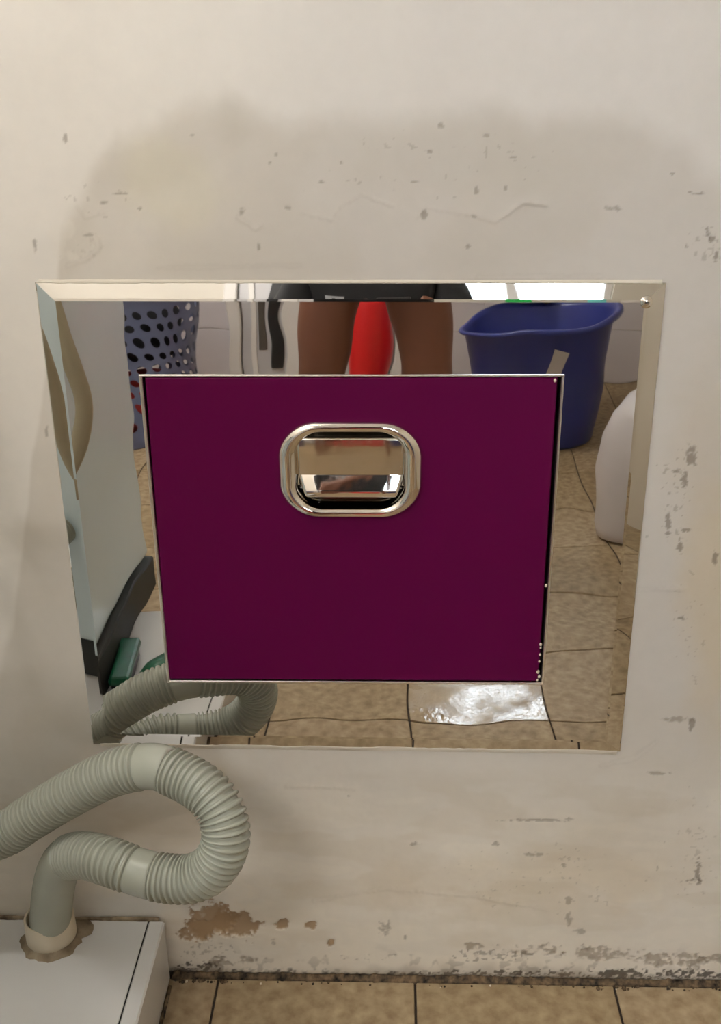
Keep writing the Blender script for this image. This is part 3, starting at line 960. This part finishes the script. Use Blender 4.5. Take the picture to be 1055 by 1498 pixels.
# laundry basket: shell with oval holes
def basket():
    bm = bmesh.new()
    n, rows = 26, 9
    Hh, r0, r1 = .58, .205, .24
    cell = 12

    def P(u, v, off=0.0):
        t = 2 * math.pi * u
        r = r0 + (r1 - r0) * v + off
        return (r * math.cos(t), r * math.sin(t), Hh * v)

    for off in (0.0, -.004):
        for j in range(rows):
            v0, v1 = .10 + .80 * j / rows, .10 + .80 * (j + 1) / rows
            for i in range(n):
                sh = (j % 2) * .5
                u0, u1 = (i + sh) / n, (i + 1 + sh) / n
                uc, vc = (u0 + u1) / 2, (v0 + v1) / 2
                outer, inner = [], []
                for k in range(cell):
                    a = 2 * math.pi * (k + .5) / cell
                    c_, s_ = math.cos(a), math.sin(a)
                    m_ = max(abs(c_), abs(s_))
                    outer.append(bm.verts.new(P(uc + .5 * (u1 - u0) * c_ / m_, vc + .5 * (v1 - v0) * s_ / m_, off)))
                    inner.append(bm.verts.new(P(uc + .31 * (u1 - u0) * (c_ + .35 * s_), vc + .33 * (v1 - v0) * s_, off)))
                for k in range(cell):
                    bm.faces.new((outer[k], outer[(k + 1) % cell], inner[(k + 1) % cell], inner[k]))
    bmesh.ops.remove_doubles(bm, verts=bm.verts[:], dist=.0006)
    lp = lambda v, off, z=None: [tuple((P(i / 52, v, off)[0], P(i / 52, v, off)[1], P(i / 52, v, off)[2] if z is None else z)) for i in range(52)]
    rings(bm, [lp(.10, -.004), lp(.012, -.004), lp(.0, -.004, .006), [(p[0] * .1, p[1] * .1, .006) for p in lp(0, 0)]], False, True)
    rings(bm, [[(p[0] * .1, p[1] * .1, 0) for p in lp(0, 0)], lp(0, -.002, 0), lp(.012, .0), lp(.10, 0)], True, False)
    rings(bm, [lp(.90, 0), lp(.97, 0), lp(.975, .012), lp(1.0, .012), lp(1.0, -.006), lp(.90, -.004)])
    return bm


bk = empty('laundry_basket', (-0.965, -2.70, 0))
tag(bk, 'blue-grey plastic laundry basket with oval holes, mirrored at upper left', 'basket')
obj('perforated_body', basket(), M_basket, bk, True)
def laundry(name, label, m, z0, z1, r, dx, seed):
    bm = bmesh.new()
    bmesh.ops.create_icosphere(bm, subdivisions=4, radius=1.0)
    for v in bm.verts:
        k = 1 + .10 * math.sin(v.co.x * 7 + v.co.z * 5 + seed) + .07 * math.sin(v.co.y * 9 + seed * 2)
        q = v.co.copy()
        e = max(abs(q.x), abs(q.y), abs(q.z)) ** -.35
        v.co = Vector((q.x * r * min(k, 1.06) * e * .9 + dx, q.y * r * min(k, 1.06) * e * .9, (z0 + z1) / 2 + q.z * (z1 - z0) / 2 * min(k, 1.02)))
    o = obj(name, bm, m, None, True, (-0.965, -2.70, 0))
    tag(o, label, 'laundry', 'laundry in the basket')


laundry('basket_filling', 'red crumpled cloth low inside the perforated basket', M_redcloth, .012, .235, .165, -.02, 1.0)
laundry('basket_filling', 'added dark filling that keeps the top of the perforated basket dark', M_shirt, .25, .57, .19, 0, 2.3)  # dark filling added so the basket holes look shaded

# jug with green cap
jg = empty('white_jug', (.735, -1.70, 0))
tag(jg, 'tall milky white jug with a green cap standing on the floor tiles', 'jug')
obj('jug_body', lathe([(.0001, .002), (.10, .0), (.128, .014), (.138, .05), (.138, .20), (.130, .30), (.105, .38), (.065, .43), (.040, .445), (.040, .462)], 40), M_jug, jg, True)
obj('jug_cap', lathe([(.045, .462), (.047, .465), (.047, .545), (.042, .552), (.0001, .553)], 28), M_green, jg, True)
bm = tube([(.05, 0, .44), (.10, 0, .455), (.13, 0, .42), (.137, 0, .33)], .012, .01, 10)
obj('jug_handle', bm, M_jug, jg, True)

# red cylinder between the legs
rc = empty('red_canister', (-.09, -2.62, 0))
tag(rc, 'tall red canister mirrored between the legs of the standing person', 'canister')
obj('body', lathe([(.0001, .002), (.072, 0), (.078, .012), (.083, .15), (.086, .34), (.082, .50), (.066, .56), (.03, .585)], 36), M_red, rc, True)
obj('lid', lathe([(.032, .582), (.034, .586), (.034, .615), (.02, .63), (.0001, .632)], 24), M_dark, rc, True)

# lime cloth on a hook on the far wall
lc = empty('lime_cloth', (1.16, YB + .012, .10))
tag(lc, 'lime green cloth hanging on the far wall at upper right', 'cloth')
bm = bmesh.new(); nx = 14
rings(bm, [[(-.05 * (1 - .5 * j / 8) + .10 * (1 - .5 * j / 8) * i / nx, .012 + .008 * math.sin(i * 1.4 + j * .3), .2 + .065 * j) for i in range(nx + 1)] for j in range(9)], closed=False)
o = obj('cloth', bm, M_lime, lc, True)
sm = o.modifiers.new('thick', 'SOLIDIFY'); sm.thickness = .004
obj('hook', tube([(0, -.005, .74), (0, .02, .735), (0, .03, .75), (0, .028, .765)], .004, .006, 8), M_chrome, lc, True)

# shelf with packets under the window (gives the coloured glints in the top bevel)
sh = empty('wall_shelf', (.86, YB, 1.02))
tag(sh, 'white shelf on the far wall below the window', 'shelf')
obj('board', bx(-.42, .42, .008, .20, 0, .02, .003), M_trimw, sh)
for s in (-.3, .3): obj('bracket', bx(s - .01, s + .01, .008, .16, -.09, -.001, .002), M_lampbody, sh)
for k, (nm, cc, w, hgt) in enumerate((('green', (40, 200, 90), .09, .20), ('orange', (240, 150, 90), .08, .17), ('teal', (120, 210, 205), .09, .22), ('pink', (240, 190, 185), .10, .16), ('white', (238, 238, 236), .08, .21))):
    px_ = .86 - .34 + k * .16
    pk = empty('detergent_packet', (px_, YB + .10, 1.0205))
    tag(pk, '%s packet standing on the shelf under the window' % nm, 'packet', 'packets on the wall shelf')
    mm = mat('packet_%s' % nm, lin(cc), .35, noise=.04)
    bm = bmesh.new()
    lo = [[(-w / 2, -.03, 0), (w / 2, -.03, 0), (w / 2, .03, 0), (-w / 2, .03, 0)], [(-w / 2, -.034, hgt * .4), (w / 2, -.034, hgt * .4), (w / 2, .034, hgt * .4), (-w / 2, .034, hgt * .4)],
          [(-w / 2, -.004, hgt), (w / 2, -.004, hgt), (w / 2, .004, hgt), (-w / 2, .004, hgt)]]
    rings(bm, lo, True, True)
    obj('pouch', bm, mm, pk)
    obj('seal_strip', bx(-w / 2, w / 2, -.003, .003, hgt, hgt + .012), M_trimw, pk)


# ------------------------------------------------------------------ the person taking the picture
PXc, PYc = -.055, -1.56


def skin_obj(name, verts, edges, m, parent, sub=2, root=0):
    me = bpy.data.meshes.new(name)
    me.from_pydata([v[:3] for v in verts], edges, [])
    me.materials.append(m)
    o = bpy.data.objects.new(name, me); C.objects.link(o)
    sk = o.modifiers.new('skin', 'SKIN'); sk.use_smooth_shade = True
    sd = o.modifiers.new('sub', 'SUBSURF'); sd.levels = sub; sd.render_levels = sub
    if not me.skin_vertices: me.skin_vertices.new()
    d_ = me.skin_vertices[0].data
    for i, v in enumerate(verts):
        rr = v[3]
        d_[i].radius = rr if isinstance(rr, tuple) else (rr, rr)
        d_[i].use_root = (i == root)
    o.parent = parent
    return o


person = empty('person', (PXc, PYc, 0))
tag(person, 'standing person in a black t-shirt and dark shorts photographing with a phone', 'person')
V = []; Eg = []


def av(x, y, z, r, p=None):
    V.append((x, y, z, r)); i = len(V) - 1
    if p is not None: Eg.append((p, i))
    return i


pel = av(0, 0, .95, (.15, .10))
sp = av(0, -.005, 1.10, (.135, .095), pel)
ch = av(0, 0, 1.30, (.155, .105), sp)
up = av(0, -.01, 1.41, (.12, .085), ch)
nk = av(0, .0, 1.49, .055, up)
hd = av(0, .02, 1.56, (.072, .085), nk)
hd2 = av(0, .025, 1.65, (.076, .092), hd)
hd3 = av(0, .015, 1.72, (.055, .068), hd2)
for s in (-1, 1):
    hip = av(s * .095, 0, .87, .095, pel)
    th = av(s * .125, .01, .70, .088, hip)
    kn = av(s * .145, .02, .49, .062, th)
    kn2 = av(s * .145, .008, .43, .056, kn)
    cf = av(s * .15, -.012, .32, .058, kn2)
    an = av(s * .155, -.01, .10, .037, cf)
    hl = av(s * .155, -.015, .045, .036, an)
    bl = av(s * .165, .09, .032, (.042, .028), hl)
    to = av(s * .17, .16, .024, (.034, .018), bl)
    shd = av(s * .16, -.01, 1.40, .062, up)
    el = av(s * .25, .07, 1.14, .044, shd)
    wr = av(s * .115 + .055, .265, 1.225, .027, el)
    pm = av(s * .088 + .055, .298, 1.247, (.030, .016), wr)
    for k, (dz, dy, ln) in enumerate(((.030, .006, .9), (.012, .012, 1.0), (-.006, .012, .95), (-.022, .006, .78))):
        f1 = av(s * .083 + .055, .318 + dy * .3, 1.250 + dz, .0088, pm)
        f2 = av(s * (.083 - .030 * ln) + .055, .326, 1.256 + dz, .0080, f1)
    t1 = av(s * .080 + .055, .285, 1.270, .0100, pm)
    t2 = av(s * .052 + .055, .292, 1.280, .0088, t1)
skin_obj('body', V, Eg, M_skin, person)
# hair cap, face
bm = bmesh.new()
bmesh.ops.create_uvsphere(bm, u_segments=24, v_segments=14, radius=1)
for v in bm.verts:
    v.co = Vector((v.co.x * .092, v.co.y * .108 - .002, v.co.z * .095 + 1.71))
bmesh.ops.delete(bm, geom=[v for v in bm.verts if v.co.z < 1.66 + max(0, v.co.y) * .7], context='VERTS')
obj('hair', bm, M_hair, person, True)
for s in (-1, 1):
    bm = bmesh.new()
    bmesh.ops.create_icosphere(bm, subdivisions=2, radius=.011, matrix=Matrix.Translation((s * .031, .098, 1.632)))
    obj('eye', bm, M_dark, person, True)
bm = bmesh.new()
bmesh.ops.create_icosphere(bm, subdivisions=2, radius=.014, matrix=Matrix.Translation((0, .113, 1.60)) @ Matrix.Diagonal((1, 1.2, 1.6, 1)))
obj('nose', bm, M_skin, person, True)
bm = bmesh.new()
bmesh.ops.create_icosphere(bm, subdivisions=2, radius=.02, matrix=Matrix.Translation((0, .092, 1.560)) @ Matrix.Diagonal((1, .4, .35, 1)))
obj('mouth', bm, mat('lip', lin((120, 64, 58)), .5, noise=.05), person, True)
for s in (-1, 1):
    bm = bmesh.new()
    bmesh.ops.create_icosphere(bm, subdivisions=2, radius=.028, matrix=Matrix.Translation((s * .082, .015, 1.625)) @ Matrix.Diagonal((.35, .7, 1, 1)))
    obj('ear', bm, M_skin, person, True)
# clothes
V = []; Eg = []
a0 = av(0, 0, .93, (.175, .122)); a1 = av(0, 0, 1.10, (.165, .12), a0); a2 = av(0, 0, 1.30, (.178, .125), a1); a3 = av(0, -.01, 1.42, (.135, .098), a2)
for s in (-1, 1):
    b0 = av(s * .17, -.01, 1.405, .078, a3); b1 = av(s * .232, .04, 1.24, .07, b0); b2 = av(s * .252, .06, 1.15, .066, b1)
ts = skin_obj('t_shirt', V, Eg, M_shirt, person)
V = []; Eg = []
a0 = av(0, 0, .95, (.165, .115))
for s in (-1, 1):
    b0 = av(s * .098, 0, .87, .108, a0); b1 = av(s * .122, .008, .785, .104, b0)
skin_obj('shorts', V, Eg, M_shorts, person)
bm = bmesh.new()
bm.faces.new([bm.verts.new(p) for p in ((-.022, 0, .024), (.022, 0, .024), (.02, 0, -.004), (0, 0, -.03), (-.02, 0, -.004))])
bm.faces.ensure_lookup_table()
r_ = bmesh.ops.extrude_face_region(bm, geom=bm.faces[:])
for e in r_['geom']:
    if isinstance(e, bmesh.types.BMVert): e.co.y += .002
em = obj('chest_emblem', bm, M_emblem, ts, False, (-.085, .118, 1.315)); em.rotation_euler.x = math.radians(4)
obj('emblem_stroke', bx(-.004, .004, .0022, .0032, -.02, .018), M_shirt, ts, False, (-.085, .118, 1.315)).rotation_euler.x = math.radians(4)
# phone, just behind the camera position
ph = empty('phone', (0.0, -1.2385, 1.215))
tag(ph, 'black phone held upright in both hands of the person', 'phone')
obj('phone_body', bx(-.038, .038, -.004, .004, 0, .078, .003, 2), M_dark, ph)
obj('phone_screen', bx(-.035, .035, -.0050, -.0041, .004, .074), M_greyglass, ph)
